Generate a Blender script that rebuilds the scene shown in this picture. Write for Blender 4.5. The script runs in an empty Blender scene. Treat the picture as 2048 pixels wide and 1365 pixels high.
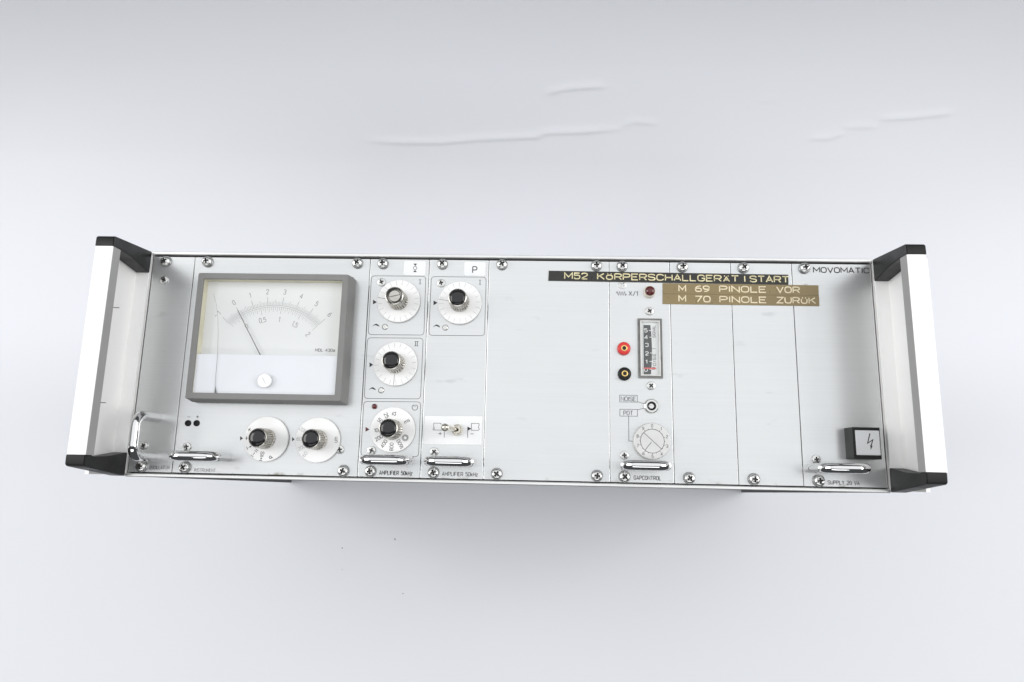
import bpy, bmesh, math, random
from mathutils import Vector, Matrix
random.seed(7)
scene = bpy.context.scene
COL = scene.collection
# ------------------------------------------------------------------ camera
# instrument frame: millimetres, x right, y up the front panel, z out of the panel (panel front z=0)
ZP = 278.0                                   # panel front above the paper, mm
F_PX = 1400.0
RB = Matrix(((0.9993327644703773, 0.020817458714392986, -0.030010985799666812),
             (-0.014797130941291467, 0.9819751470079728, 0.18842997525493801),
             (0.033392675422905756, -0.18786017159404708, 0.9816279769631445)))
CAM = Vector((18.10, -61.26, 399.87))
RT = RB.transposed()
cam_d = bpy.data.cameras.new('camera')
cam = bpy.data.objects.new('camera', cam_d)
COL.objects.link(cam)
cam_d.sensor_width = 36.0
cam_d.lens = F_PX / 2048 * 36.0
cam_d.clip_start = 0.01
cam_d.clip_end = 50
cam.matrix_world = Matrix.Translation(Vector((CAM.x, CAM.y, CAM.z + ZP)) * 0.001) @ RT.to_4x4()
scene.camera = cam
# ------------------------------------------------------------------ light
world = bpy.data.worlds.new('World')
scene.world = world
world.use_nodes = True
bg = world.node_tree.nodes['Background']
bg.inputs[0].default_value = (0.90, 0.95, 1.0, 1)
bg.inputs[1].default_value = 0.07
def area(name, loc, rot, sx, sy, power, col):
    l = bpy.data.lights.new(name, 'AREA')
    l.shape = 'RECTANGLE'; l.size = sx; l.size_y = sy; l.energy = power; l.color = col
    o = bpy.data.objects.new(name, l); COL.objects.link(o)
    o.location = loc; o.rotation_euler = rot
    return o
area('ceiling_softbox', (0.0, 0.52, 1.95), (math.radians(-4), 0, 0), 5.8, 2.1, 37, (0.97, 0.985, 1.0))
for sx in (-1, 1):
    area('side_softbox', (sx*1.55, 0.12, 1.20), (0, sx*math.radians(56), 0), 1.1, 1.2, 15.5, (1.0, 0.99, 0.98))
area('front_fill', (0.0, -1.25, 1.60), (math.radians(42), 0, 0), 1.8, 0.5, 6.0, (0.98, 0.99, 1.0))  # added fill lamp, lightens the shadow on the paper below the case
scene.view_settings.view_transform = 'Standard'
scene.view_settings.look = 'None'
scene.view_settings.exposure = 0.25
scene.view_settings.gamma = 1.0
scene.view_settings.use_curve_mapping = False
scene.render.engine = 'CYCLES'

# ------------------------------------------------------------------ pixel -> place helpers
def ray(u, v):
    return RT @ Vector(((u - 1024) / F_PX, -(v - 682.5) / F_PX, -1))
def P(u, v, z=0.0):
    d = ray(u, v); k = (z - CAM.z) / d.z
    return CAM + d * k
def P2(u, v, z=0.0):
    p = P(u, v, z); return (p.x, p.y)

# ------------------------------------------------------------------ materials
def mat(name, col, rough=0.5, metal=0.0, spec=0.5, noise=None, bump=None, brushed=False, coat=0.0, trans=0.0, emit=None, var=0.0, varscale=60):
    m = bpy.data.materials.new(name); m.use_nodes = True
    nt = m.node_tree; n = nt.nodes; L = nt.links
    b = n['Principled BSDF']
    b.inputs['Base Color'].default_value = (*col, 1)
    b.inputs['Roughness'].default_value = rough
    b.inputs['Metallic'].default_value = metal
    b.inputs['Specular IOR Level'].default_value = spec
    b.inputs['Coat Weight'].default_value = coat
    b.inputs['Transmission Weight'].default_value = trans
    geo = n.new('ShaderNodeNewGeometry')
    if var:
        t = n.new('ShaderNodeTexNoise'); t.inputs['Scale'].default_value = varscale; t.inputs['Detail'].default_value = 5
        L.new(geo.outputs['Position'], t.inputs['Vector'])
        r = n.new('ShaderNodeMapRange'); r.inputs[1].default_value = 0.3; r.inputs[2].default_value = 0.7
        r.inputs[3].default_value = 1 - var; r.inputs[4].default_value = 1.0
        L.new(t.outputs[0], r.inputs[0])
        mx = n.new('ShaderNodeMix'); mx.data_type = 'RGBA'; mx.blend_type = 'MULTIPLY'; mx.inputs[0].default_value = 1
        mx.inputs[6].default_value = (*col, 1)
        L.new(r.outputs[0], mx.inputs[7]); L.new(mx.outputs[2], b.inputs['Base Color'])
    if brushed:
        mp = n.new('ShaderNodeMapping'); mp.inputs['Scale'].default_value = (14, 1500, 1)
        t = n.new('ShaderNodeTexNoise'); t.inputs['Scale'].default_value = 1; t.inputs['Detail'].default_value = 5
        L.new(geo.outputs['Position'], mp.inputs[0]); L.new(mp.outputs[0], t.inputs['Vector'])
        r = n.new('ShaderNodeMapRange'); r.inputs[1].default_value = 0.25; r.inputs[2].default_value = 0.75
        r.inputs[3].default_value = 0.97; r.inputs[4].default_value = 1.02
        L.new(t.outputs[0], r.inputs[0])
        # grime that has collected in blotches along the lower seam
        sp = n.new('ShaderNodeSeparateXYZ'); L.new(geo.outputs['Position'], sp.inputs[0])
        g1 = n.new('ShaderNodeMapRange'); g1.inputs[1].default_value = -0.0618; g1.inputs[2].default_value = -0.0642
        L.new(sp.outputs[1], g1.inputs[0])
        gn = n.new('ShaderNodeTexNoise'); gn.inputs['Scale'].default_value = 130; gn.inputs['Detail'].default_value = 8
        L.new(geo.outputs['Position'], gn.inputs['Vector'])
        g2 = n.new('ShaderNodeMapRange'); g2.inputs[1].default_value = 0.56; g2.inputs[2].default_value = 0.72
        L.new(gn.outputs[0], g2.inputs[0])
        gm = n.new('ShaderNodeMath'); gm.operation = 'MULTIPLY'; L.new(g1.outputs[0], gm.inputs[0]); L.new(g2.outputs[0], gm.inputs[1])
        m2 = n.new('ShaderNodeMix'); m2.data_type = 'RGBA'; m2.blend_type = 'MULTIPLY'; m2.inputs[0].default_value = 1
        L.new(mx.outputs[2], m2.inputs[6]); L.new(r.outputs[0], m2.inputs[7])
        m3 = n.new('ShaderNodeMix'); m3.data_type = 'RGBA'; L.new(gm.outputs[0], m3.inputs[0])
        L.new(m2.outputs[2], m3.inputs[6]); m3.inputs[7].default_value = (0.16, 0.14, 0.09, 1)
        # scattered scuffs and smudges left by handling
        sm = n.new('ShaderNodeMapping'); sm.inputs['Scale'].default_value = (1, 2.6, 1)
        sn = n.new('ShaderNodeTexNoise'); sn.inputs['Scale'].default_value = 48; sn.inputs['Detail'].default_value = 3
        L.new(geo.outputs['Position'], sm.inputs[0]); L.new(sm.outputs[0], sn.inputs['Vector'])
        sr = n.new('ShaderNodeMapRange'); sr.inputs[1].default_value = 0.68; sr.inputs[2].default_value = 0.76
        sr.inputs[3].default_value = 1.0; sr.inputs[4].default_value = 0.86
        L.new(sn.outputs[0], sr.inputs[0])
        m4 = n.new('ShaderNodeMix'); m4.data_type = 'RGBA'; m4.blend_type = 'MULTIPLY'; m4.inputs[0].default_value = 1
        L.new(m3.outputs[2], m4.inputs[6]); L.new(sr.outputs[0], m4.inputs[7])
        L.new(m4.outputs[2], b.inputs['Base Color'])
    if noise:
        sc, amt = noise
        t = n.new('ShaderNodeTexNoise'); t.inputs['Scale'].default_value = sc; t.inputs['Detail'].default_value = 6
        L.new(geo.outputs['Position'], t.inputs['Vector'])
        r = n.new('ShaderNodeMapRange'); r.inputs[1].default_value = 0.3; r.inputs[2].default_value = 0.7
        r.inputs[3].default_value = max(rough - amt, 0.02); r.inputs[4].default_value = rough + amt
        L.new(t.outputs[0], r.inputs[0]); L.new(r.outputs[0], b.inputs['Roughness'])
    if bump:
        t = n.new('ShaderNodeTexNoise'); t.inputs['Detail'].default_value = 4
        mp = n.new('ShaderNodeMapping')
        if brushed:
            mp.inputs['Scale'].default_value = (25, 2600, 200); t.inputs['Scale'].default_value = 1.0
            st, di = 0.05, 0.0002
        else:
            mp.inputs['Scale'].default_value = (1, 1, 1); t.inputs['Scale'].default_value = bump[0]
            st, di = bump[1], 0.0005
        L.new(geo.outputs['Position'], mp.inputs[0]); L.new(mp.outputs[0], t.inputs['Vector'])
        bp = n.new('ShaderNodeBump'); bp.inputs['Strength'].default_value = st; bp.inputs['Distance'].default_value = di
        L.new(t.outputs[0], bp.inputs['Height']); L.new(bp.outputs[0], b.inputs['Normal'])
    return m
M = {}
M['panel'] = mat('brushed_aluminium', (0.68, 0.69, 0.692), 0.25, 0.68, noise=(9, 0.02), brushed=True, var=0.05, varscale=14)
M['trim'] = mat('trim_aluminium', (0.80, 0.80, 0.79), 0.30, 0.8, var=0.08, varscale=40)
M['side'] = mat('handle_aluminium', (0.93, 0.93, 0.92), 0.42, 0.05, noise=(30, 0.05), var=0.05, varscale=18)
M['inlay'] = mat('grey_inlay', (0.36, 0.36, 0.355), 0.55, 0.0, var=0.06, varscale=50)
M['case'] = mat('case_steel', (0.45, 0.46, 0.47), 0.5, 0.6)
M['foot'] = mat('foot_rail_grey', (0.09, 0.092, 0.095), 0.5, 0.0)
M['black'] = mat('black_plastic', (0.010, 0.010, 0.010), 0.42, 0.0, 0.3, bump=(2500, 0.15), noise=(60, 0.12), var=0.2, varscale=200)
M['gloss'] = mat('gloss_black', (0.012, 0.012, 0.013), 0.12, 0.0, noise=(300, 0.05))
M['matte'] = mat('matte_black_card', (0.045, 0.047, 0.05), 0.5)
M['hole'] = mat('dark_socket', (0.01, 0.01, 0.01), 0.5)
M['bezel'] = mat('grey_bezel', (0.20, 0.199, 0.194), 0.5, 0.0, bump=(1800, 0.08), var=0.08, varscale=90)
M['chrome'] = mat('chrome', (0.72, 0.72, 0.72), 0.05, 1.0, noise=(120, 0.03), bump=(260, 0.05))
M['steel'] = mat('zinc_steel', (0.74, 0.74, 0.72), 0.27, 1.0, noise=(800, 0.08), var=0.12, varscale=900)
M['recess_shade'] = mat('shaded_recess', (0.10, 0.10, 0.095), 0.5, 0.6)  # dark tone paints the shade inside the driver recesses
M['collar'] = mat('screw_collar', (0.42, 0.43, 0.43), 0.35, 0.9, var=0.3, varscale=500)
M['nickel'] = mat('nickel_grip', (0.55, 0.53, 0.49), 0.25, 0.95, noise=(700, 0.08), var=0.15, varscale=400)
M['dial'] = mat('white_dial', (0.88, 0.88, 0.87), 0.35, 0.0, var=0.04, varscale=90)
M['cream'] = mat('cream_plastic', (0.72, 0.68, 0.58), 0.4)
M['wall'] = mat('aged_meter_wall', (0.70, 0.66, 0.50), 0.5, var=0.25, varscale=80)
M['card'] = mat('meter_card', (0.715, 0.72, 0.725), 0.6)
M['cover'] = mat('meter_cover', (0.745, 0.755, 0.80), 0.35, var=0.03)
M['dialmetal'] = mat('silver_dial', (0.66, 0.66, 0.645), 0.36, 0.45, var=0.06, varscale=200)
M['ink'] = mat('black_ink', (0.03, 0.03, 0.032), 0.6)
M['ink_mid'] = mat('worn_ink', (0.075, 0.075, 0.08), 0.6)
M['ink_faint'] = mat('faint_ink', (0.30, 0.29, 0.29), 0.6)
M['ink_pale'] = mat('pale_grey_ink', (0.42, 0.43, 0.44), 0.6)
M['ink_scale'] = mat('scale_ink', (0.19, 0.19, 0.195), 0.6)
M['ink_num'] = mat('scale_number_ink', (0.10, 0.10, 0.105), 0.6)
M['ink_red'] = mat('dark_red_ink', (0.10, 0.02, 0.025), 0.6)
M['sticker'] = mat('white_sticker', (0.80, 0.81, 0.815), 0.4)
M['sticker_warm'] = mat('clear_sticker', (0.77, 0.78, 0.79), 0.35)
M['switch_cap'] = mat('grey_switch_cap', (0.60, 0.61, 0.62), 0.3)
M['tape_black'] = mat('black_tape', (0.018, 0.018, 0.015), 0.3, noise=(200, 0.06))
M['tape_gold'] = mat('bronze_tape', (0.25, 0.19, 0.092), 0.34, 0.15, noise=(300, 0.08), var=0.12, varscale=60)
M['gold_letter'] = mat('gold_embossing', (0.86, 0.77, 0.46), 0.45, var=0.45, varscale=330)
M['pale_letter'] = mat('pale_embossing', (0.84, 0.73, 0.51), 0.45, var=0.25, varscale=330)
M['warm'] = mat('warm_nickel', (0.74, 0.70, 0.62), 0.18, 1.0, noise=(900, 0.08), var=0.3, varscale=700)
M['red'] = mat('red_socket', (0.62, 0.035, 0.03), 0.35)
M['lens'] = mat('red_lens', (0.085, 0.004, 0.004), 0.12, coat=0.5)
M['gold'] = mat('gold_contact', (0.85, 0.60, 0.22), 0.25, 1.0)
M['pointer'] = mat('red_pointer', (0.75, 0.12, 0.12), 0.5)
M['gauge_frame'] = mat('smoky_clear_frame', (0.20, 0.20, 0.19), 0.2, 0.3, var=0.4, varscale=160)
M['gauge_rim'] = mat('pale_gauge_rim', (0.70, 0.70, 0.68), 0.2, 0.2, var=0.2, varscale=200)
M['crack'] = mat('crack_edge', (0.12, 0.12, 0.12), 0.4)
M['dirt'] = mat('dirt', (0.13, 0.12, 0.11), 0.9)
M['paper'] = mat('white_paper', (0.69, 0.70, 0.735), 0.6, spec=0.25, bump=(900, 0.03), var=0.02, varscale=3)
def glass_mat():
    m = bpy.data.materials.new('clear_pane'); m.use_nodes = True
    nt = m.node_tree; n = nt.nodes; L = nt.links
    for x in list(n):
        if x.type == 'BSDF_PRINCIPLED': n.remove(x)
    tr = n.new('ShaderNodeBsdfTransparent'); tr.inputs[0].default_value = (0.985, 0.99, 0.985, 1)
    gl = n.new('ShaderNodeBsdfGlossy'); gl.inputs['Roughness'].default_value = 0.04
    lw = n.new('ShaderNodeLayerWeight'); lw.inputs[0].default_value = 0.5
    pw = n.new('ShaderNodeMath'); pw.operation = 'POWER'; pw.inputs[1].default_value = 4.0
    fr = n.new('ShaderNodeMath'); fr.operation = 'MULTIPLY_ADD'; fr.inputs[1].default_value = 0.8; fr.inputs[2].default_value = 0.04
    L.new(lw.outputs['Facing'], pw.inputs[0]); L.new(pw.outputs[0], fr.inputs[0])
    mx = n.new('ShaderNodeMixShader')
    L.new(fr.outputs[0], mx.inputs[0]); L.new(tr.outputs[0], mx.inputs[1]); L.new(gl.outputs[0], mx.inputs[2])
    L.new(mx.outputs[0], n['Material Output'].inputs['Surface'])
    return m
M['pane'] = glass_mat()

# ------------------------------------------------------------------ mesh builder (mm)
class MB:
    def __init__(s): s.v = []; s.f = []
    def add(s, vs, fs):
        o = len(s.v); s.v += [tuple(v) for v in vs]; s.f += [tuple(i + o for i in f) for f in fs]; return s
    def box(s, x0, x1, y0, y1, z0, z1):
        return s.add([(x0,y0,z0),(x1,y0,z0),(x1,y1,z0),(x0,y1,z0),(x0,y0,z1),(x1,y0,z1),(x1,y1,z1),(x0,y1,z1)],
                     [(3,2,1,0),(4,5,6,7),(0,1,5,4),(1,2,6,5),(2,3,7,6),(3,0,4,7)])
    def prism(s, pts, z0, z1, bev=0.0, cx=None):
        # pts counter-clockwise; bevelled upper edge by offsetting towards the inside
        n = len(pts)
        rings = [[(x, y, z0) for x, y in pts]]
        if bev > 0:
            rings.append([(x, y, z1 - bev) for x, y in pts])
            ins = inset(pts, bev * 0.3); rings.append([(x, y, z1 - bev * 0.3) for x, y in ins])
            ins = inset(pts, bev); rings.append([(x, y, z1) for x, y in ins])
        else:
            rings.append([(x, y, z1) for x, y in pts])
        vs = [p for r in rings for p in r]; fs = [tuple(reversed(range(n)))]
        for k in range(len(rings) - 1):
            for i in range(n):
                j = (i + 1) % n; fs.append((k*n+i, k*n+j, (k+1)*n+j, (k+1)*n+i))
        fs.append(tuple((len(rings)-1)*n + i for i in range(n)))
        return s.add(vs, fs)
    def lathe(s, prof, seg=40, c=(0, 0), close=True, mod=None):
        vs = []; fs = []
        for r, z in prof:
            for i in range(seg):
                a = 2*math.pi*i/seg
                rr = r if mod is None else mod(r, z, i)
                vs.append((c[0]+rr*math.cos(a), c[1]+rr*math.sin(a), z))
        for k in range(len(prof)-1):
            for i in range(seg):
                j = (i+1) % seg; fs.append((k*seg+i, k*seg+j, (k+1)*seg+j, (k+1)*seg+i))
        if close:
            fs.append(tuple(reversed(range(seg)))); fs.append(tuple((len(prof)-1)*seg+i for i in range(seg)))
        return s.add(vs, fs)
    def tube(s, path, r, seg=14, caps=True):
        path = [Vector(p) for p in path]; vs = []; fs = []; n = len(path)
        up = None
        for k, p in enumerate(path):
            t = (path[min(k+1, n-1)] - path[max(k-1, 0)]).normalized()
            if up is None:
                up = t.orthogonal().normalized()
            up = (up - t*up.dot(t)).normalized(); w = t.cross(up)
            rr = r[k] if isinstance(r, (list, tuple)) else r
            for i in range(seg):
                a = 2*math.pi*i/seg; vs.append(p + (up*math.cos(a) + w*math.sin(a))*rr)
        for k in range(n-1):
            for i in range(seg):
                j = (i+1) % seg; fs.append((k*seg+i, k*seg+j, (k+1)*seg+j, (k+1)*seg+i))
        if caps:
            fs.append(tuple(reversed(range(seg)))); fs.append(tuple((n-1)*seg+i for i in range(seg)))
        return s.add(vs, fs)
    def ribbon(s, pts, w, z, closed=False):
        pts = [Vector((p[0], p[1])) for p in pts]
        q = [pts[0]]
        for p in pts[1:]:
            if (p - q[-1]).length > 1e-5: q.append(p)
        if closed and (q[0]-q[-1]).length < 1e-5: q.pop()
        n = len(q)
        if n < 2: return s
        vs = []
        for i in range(n):
            a = q[(i-1) % n] if (closed or i > 0) else None
            b = q[(i+1) % n] if (closed or i < n-1) else None
            d1 = (q[i]-a).normalized() if a is not None else None
            d2 = (b-q[i]).normalized() if b is not None else None
            if d1 is None: d1 = d2
            if d2 is None: d2 = d1
            n1 = Vector((-d1.y, d1.x)); n2 = Vector((-d2.y, d2.x)); m = n1 + n2
            if m.length < 1e-3: m = n1.copy()
            m.normalize(); k = 1/max(m.dot(n1), 0.45)
            vs.append((q[i].x + m.x*w/2*k, q[i].y + m.y*w/2*k, z)); vs.append((q[i].x - m.x*w/2*k, q[i].y - m.y*w/2*k, z))
        fs = []
        for i in range(n if closed else n-1):
            j = (i+1) % n; fs.append((2*i+1, 2*j+1, 2*j, 2*i))
        return s.add(vs, fs)
    def poly(s, pts, z):
        a = sum(pts[i][0]*pts[(i+1) % len(pts)][1] - pts[(i+1) % len(pts)][0]*pts[i][1] for i in range(len(pts)))
        if a < 0: pts = list(reversed(pts))
        return s.add([(x, y, z) for x, y in pts], [tuple(range(len(pts)))])
    def mesh(s, name, angle=35):
        me = bpy.data.meshes.new(name)
        me.from_pydata([(x*.001, y*.001, z*.001) for x, y, z in s.v], [], s.f)
        me.polygons.foreach_set('use_smooth', [True]*len(me.polygons))
        me.set_sharp_from_angle(angle=math.radians(angle))
        me.update(); return me
def inset(pts, d):
    n = len(pts); out = []
    for i in range(n):
        a = Vector(pts[i-1]); b = Vector(pts[i]); c = Vector(pts[(i+1) % n])
        d1 = (b-a).normalized(); d2 = (c-b).normalized()
        n1 = Vector((-d1.y, d1.x)); n2 = Vector((-d2.y, d2.x)); m = (n1+n2)
        if m.length < 1e-6: m = n1
        m.normalize(); k = d/max(m.dot(n1), 0.3); out.append((b.x+m.x*k, b.y+m.y*k))
    return out
def rrect(corners, r, k=5):
    # corners counter-clockwise quad -> rounded polygon
    out = []
    n = len(corners)
    for i in range(n):
        a = Vector(corners[i-1]); b = Vector(corners[i]); c = Vector(corners[(i+1) % n])
        p = b + (a-b).normalized()*r; q = b + (c-b).normalized()*r
        for j in range(k+1):
            t = j/k; out.append(tuple(p*(1-t)**2 + b*2*t*(1-t) + q*t*t))
    return out
LOC = {}
def obj(name, mb, m, parent=None, loc=(0, 0, 0), angle=35, rz=0.0):
    me = mb if isinstance(mb, bpy.types.Mesh) else mb.mesh(name, angle)
    o = bpy.data.objects.new(name, me); COL.objects.link(o)
    if m is not None and len(me.materials) == 0: me.materials.append(m if not isinstance(m, str) else M[m])
    base = Vector((0, 0, -ZP)) if parent is None else LOC.get(parent.name, Vector((0, 0, -ZP)))
    o.parent = parent
    o.location = (Vector(loc) - base)*0.001
    o.rotation_euler.z = rz
    LOC[o.name] = Vector(loc)
    return o
def bool_cut(a, b, name):
    oa = bpy.data.objects.new('tmp_a', a); ob = bpy.data.objects.new('tmp_b', b)
    COL.objects.link(oa); COL.objects.link(ob)
    md = oa.modifiers.new('b', 'BOOLEAN'); md.operation = 'DIFFERENCE'; md.object = ob; md.solver = 'EXACT'
    dg = bpy.context.evaluated_depsgraph_get()
    me = bpy.data.meshes.new_from_object(oa.evaluated_get(dg)); me.name = name
    bpy.data.objects.remove(oa); bpy.data.objects.remove(ob)
    me.polygons.foreach_set('use_smooth', [True]*len(me.polygons))
    me.set_sharp_from_angle(angle=math.radians(30))
    return me

# ------------------------------------------------------------------ stroke lettering
OV = [(1,0),(3,0),(4,1.2),(4,4.8),(3,6),(1,6),(0,4.8),(0,1.2),(1,0)]
Sx = [(4,4.8),(3.2,6),(.8,6),(0,5.1),(0,3.9),(.8,3.2),(3.2,2.8),(4,2.1),(4,.9),(3.2,0),(.8,0),(0,1.2)]
Ux = [(0,6),(0,1.2),(1,0),(3,0),(4,1.2),(4,6)]
DT = lambda x, y: (0, [(x-.3, y), (x+.3, y)])
G = {
 'A': (4,[(0,[(0,0),(2,6),(4,0)]),(0,[(.65,1.9),(3.35,1.9)])]),
 'B': (4,[(0,[(0,0),(0,6)]),(1,[(0,6),(3,6),(3.8,5.3),(3.8,3.8),(3,3.1),(0,3.1)]),(1,[(0,3.1),(3.2,3.1),(4,2.3),(4,.8),(3.2,0),(0,0)])]),
 'C': (4,[(1,[(4,4.6),(3.1,6),(.9,6),(0,4.8),(0,1.2),(.9,0),(3.1,0),(4,1.4)])]),
 'D': (4,[(0,[(0,0),(0,6)]),(1,[(0,6),(2.7,6),(4,4.8),(4,1.2),(2.7,0),(0,0)])]),
 'E': (3.6,[(0,[(3.6,6),(0,6),(0,0),(3.6,0)]),(0,[(0,3.1),(3,3.1)])]),
 'F': (3.6,[(0,[(3.6,6),(0,6),(0,0)]),(0,[(0,3.1),(3,3.1)])]),
 'G': (4,[(1,[(4,4.6),(3.1,6),(.9,6),(0,4.8),(0,1.2),(.9,0),(3.1,0),(4,1.2)]),(0,[(3.95,1.1),(3.95,2.8),(2.3,2.8)])]),
 'H': (4,[(0,[(0,0),(0,6)]),(0,[(4,0),(4,6)]),(0,[(0,3),(4,3)])]),
 'I': (.4,[(0,[(.2,0),(.2,6)])]),
 'K': (4,[(0,[(0,0),(0,6)]),(0,[(3.8,6),(0,2.4)]),(0,[(1.3,3.6),(4,0)])]),
 'L': (3.4,[(0,[(0,6),(0,0),(3.4,0)])]),
 'M': (4.8,[(0,[(0,0),(0,6),(2.4,1.8),(4.8,6),(4.8,0)])]),
 'N': (4,[(0,[(0,0),(0,6),(4,0),(4,6)])]),
 'O': (4,[(1,OV)]),
 'P': (4,[(0,[(0,0),(0,6)]),(1,[(0,6),(3,6),(4,5.2),(4,3.5),(3,2.7),(0,2.7)])]),
 'R': (4,[(0,[(0,0),(0,6)]),(1,[(0,6),(3,6),(4,5.2),(4,3.5),(3,2.7),(0,2.7)]),(0,[(2.2,2.7),(4,0)])]),
 'S': (4,[(1,Sx)]),
 'T': (4,[(0,[(0,6),(4,6)]),(0,[(2,6),(2,0)])]),
 'U': (4,[(1,Ux)]),
 'V': (4,[(0,[(0,6),(2,0),(4,6)])]),
 'X': (4,[(0,[(0,0),(4,6)]),(0,[(0,6),(4,0)])]),
 'Y': (4,[(0,[(0,6),(2,3),(4,6)]),(0,[(2,3),(2,0)])]),
 'Z': (4,[(0,[(0,6),(4,6),(0,0),(4,0)])]),
 'Ä': (4,[(0,[(.3,0),(2,4.4),(3.7,0)]),(0,[(.9,1.5),(3.1,1.5)]),DT(.9,5.6),DT(3.1,5.6)]),
 'Ö': (4,[(1,[(x*.9+.2, y*.74) for x, y in OV]),DT(1,5.7),DT(3,5.7)]),
 'Ü': (4,[(1,[(x*.9+.2, y*.74) for x, y in Ux]),DT(1,5.7),DT(3,5.7)]),
 'k': (3,[(0,[(0,0),(0,6)]),(0,[(2.8,4.1),(0,1.6)]),(0,[(1,2.5),(3,0)])]),
 'z': (2.8,[(0,[(0,4.1),(2.8,4.1),(0,0),(2.8,0)])]),
 'm': (5,[(0,[(0,0),(0,4.2)]),(1,[(0,3.3),(.8,4.2),(1.8,4.2),(2.5,3.4),(2.5,0)]),(1,[(2.5,3.3),(3.3,4.2),(4.3,4.2),(5,3.4),(5,0)])]),
 'u': (3,[(1,[(0,4.2),(0,.9),(.8,0),(2.2,0),(3,.9)]),(0,[(3,4.2),(3,0)])]),
 's': (3,[(1,[(x*.75, y*.7) for x, y in Sx])]),
 'a': (3.4,[(1,[(.3,3.6),(1,4.3),(2.6,4.3),(3.3,3.5),(3.3,0)]),(1,[(3.3,2.4),(.8,2.4),(0,1.7),(0,.6),(.7,0),(2.4,0),(3.3,.9)])]),
 '0': (3.6,[(1,[(x*.9, y) for x, y in OV])]),
 '1': (1.6,[(0,[(0,4.6),(1.4,6),(1.4,0)])]),
 '2': (3.6,[(1,[(0,4.7),(.7,6),(2.9,6),(3.6,5),(3.6,3.9),(2.8,2.9),(.8,1.3),(0,0)]),(0,[(0,0),(3.6,0)])]),
 '3': (3.6,[(1,[(0,5),(.8,6),(2.8,6),(3.6,5.2),(3.6,4),(2.8,3.2),(1.4,3.2)]),(1,[(1.4,3.2),(2.8,3.2),(3.6,2.4),(3.6,.9),(2.8,0),(.8,0),(0,1)])]),
 '4': (3.8,[(0,[(2.8,0),(2.8,6),(0,1.6),(3.8,1.6)])]),
 '5': (3.6,[(0,[(3.4,6),(.3,6),(.1,3.2)]),(1,[(.1,3.2),(1,3.8),(2.8,3.8),(3.6,3),(3.6,.9),(2.7,0),(.8,0),(0,.9)])]),
 '6': (3.6,[(1,[(3.2,5.9),(1.3,5.6),(0,3.6),(0,1.1),(.8,0),(2.8,0),(3.6,1),(3.6,2.5),(2.8,3.5),(.9,3.5),(0,2.4)])]),
 '7': (3.6,[(0,[(0,6),(3.6,6),(1.2,0)])]),
 '8': (3.6,[(1,[(1,3.2),(2.6,3.2),(3.4,4),(3.4,5.3),(2.6,6),(1,6),(.2,5.3),(.2,4),(1,3.2)]),(1,[(.9,3.2),(2.7,3.2),(3.6,2.3),(3.6,.9),(2.7,0),(.9,0),(0,.9),(0,2.3),(.9,3.2)])]),
 '9': (3.6,[(1,[(.4,.1),(2.3,.4),(3.6,2.4),(3.6,4.9),(2.8,6),(.8,6),(0,5),(0,3.5),(.8,2.5),(2.7,2.5),(3.6,3.6)])]),
 '+': (3.4,[(0,[(0,3),(3.4,3)]),(0,[(1.7,1.3),(1.7,4.7)])]),
 '-': (2.6,[(0,[(0,3),(2.6,3)])]),
 '/': (3,[(0,[(0,-.4),(3,6.4)])]),
 ',': (.8,[(0,[(.6,.6),(.2,-1)])]),
 '.': (.6,[(0,[(.1,.1),(.5,.1)])]),
 ' ': (2.4,[]),
}
def chaikin(p, it=2):
    closed = (p[0] == p[-1])
    for _ in range(it):
        q = [] if closed else [p[0]]
        for a, b in zip(p[:-1], p[1:]):
            q.append((a[0]*.75+b[0]*.25, a[1]*.75+b[1]*.25)); q.append((a[0]*.25+b[0]*.75, a[1]*.25+b[1]*.75))
        if closed: q.append(q[0])
        else: q.append(p[-1])
        p = q
    return p
def text(mb, s, org, ang, h, width, sw, z, gap=1.5, mono=False, anchor='l'):
    """stroke lettering: baseline start org (mm), direction ang, cap height h, total width, stroke sw"""
    ws = [4.0 if mono else G[c][0] for c in s]
    tot = sum(ws) + gap*(len(s)-1)
    sy = h/6.0
    sx = width/tot if width else sy
    off = 0.0
    if anchor == 'c': off = -tot/2
    ca, sa = math.cos(ang), math.sin(ang)
    x = off
    for c, w in zip(s, ws):
        gw = G[c][0]; ox = x + (w-gw)/2
        for sm, pts in G[c][1]:
            p = chaikin(pts) if sm else pts
            q = []
            for a, b in p:
                X = (ox+a)*sx; Y = b*sy
                q.append((org[0]+X*ca-Y*sa, org[1]+X*sa+Y*ca))
            mb.ribbon(q, sw, z, closed=(p[0] == p[-1] and len(p) > 3))
        x += w + gap
    return mb
def text_px(mb, s, a, b, hpx, sw, z=0.06, gap=1.5, mono=False):
    A = P(*a, z); B = P(*b, z); d = B - A
    sc = (P(a[0], a[1], z) - P(a[0], a[1]-1, z)).length
    return text(mb, s, (A.x, A.y), math.atan2(d.y, d.x), hpx*sc, d.length, sw*1.15, z, gap, mono)
def line_px(mb, pts, sw, z=0.06, closed=False):
    return mb.ribbon([P2(u, v, z) for u, v in pts], sw, z, closed)

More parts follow.
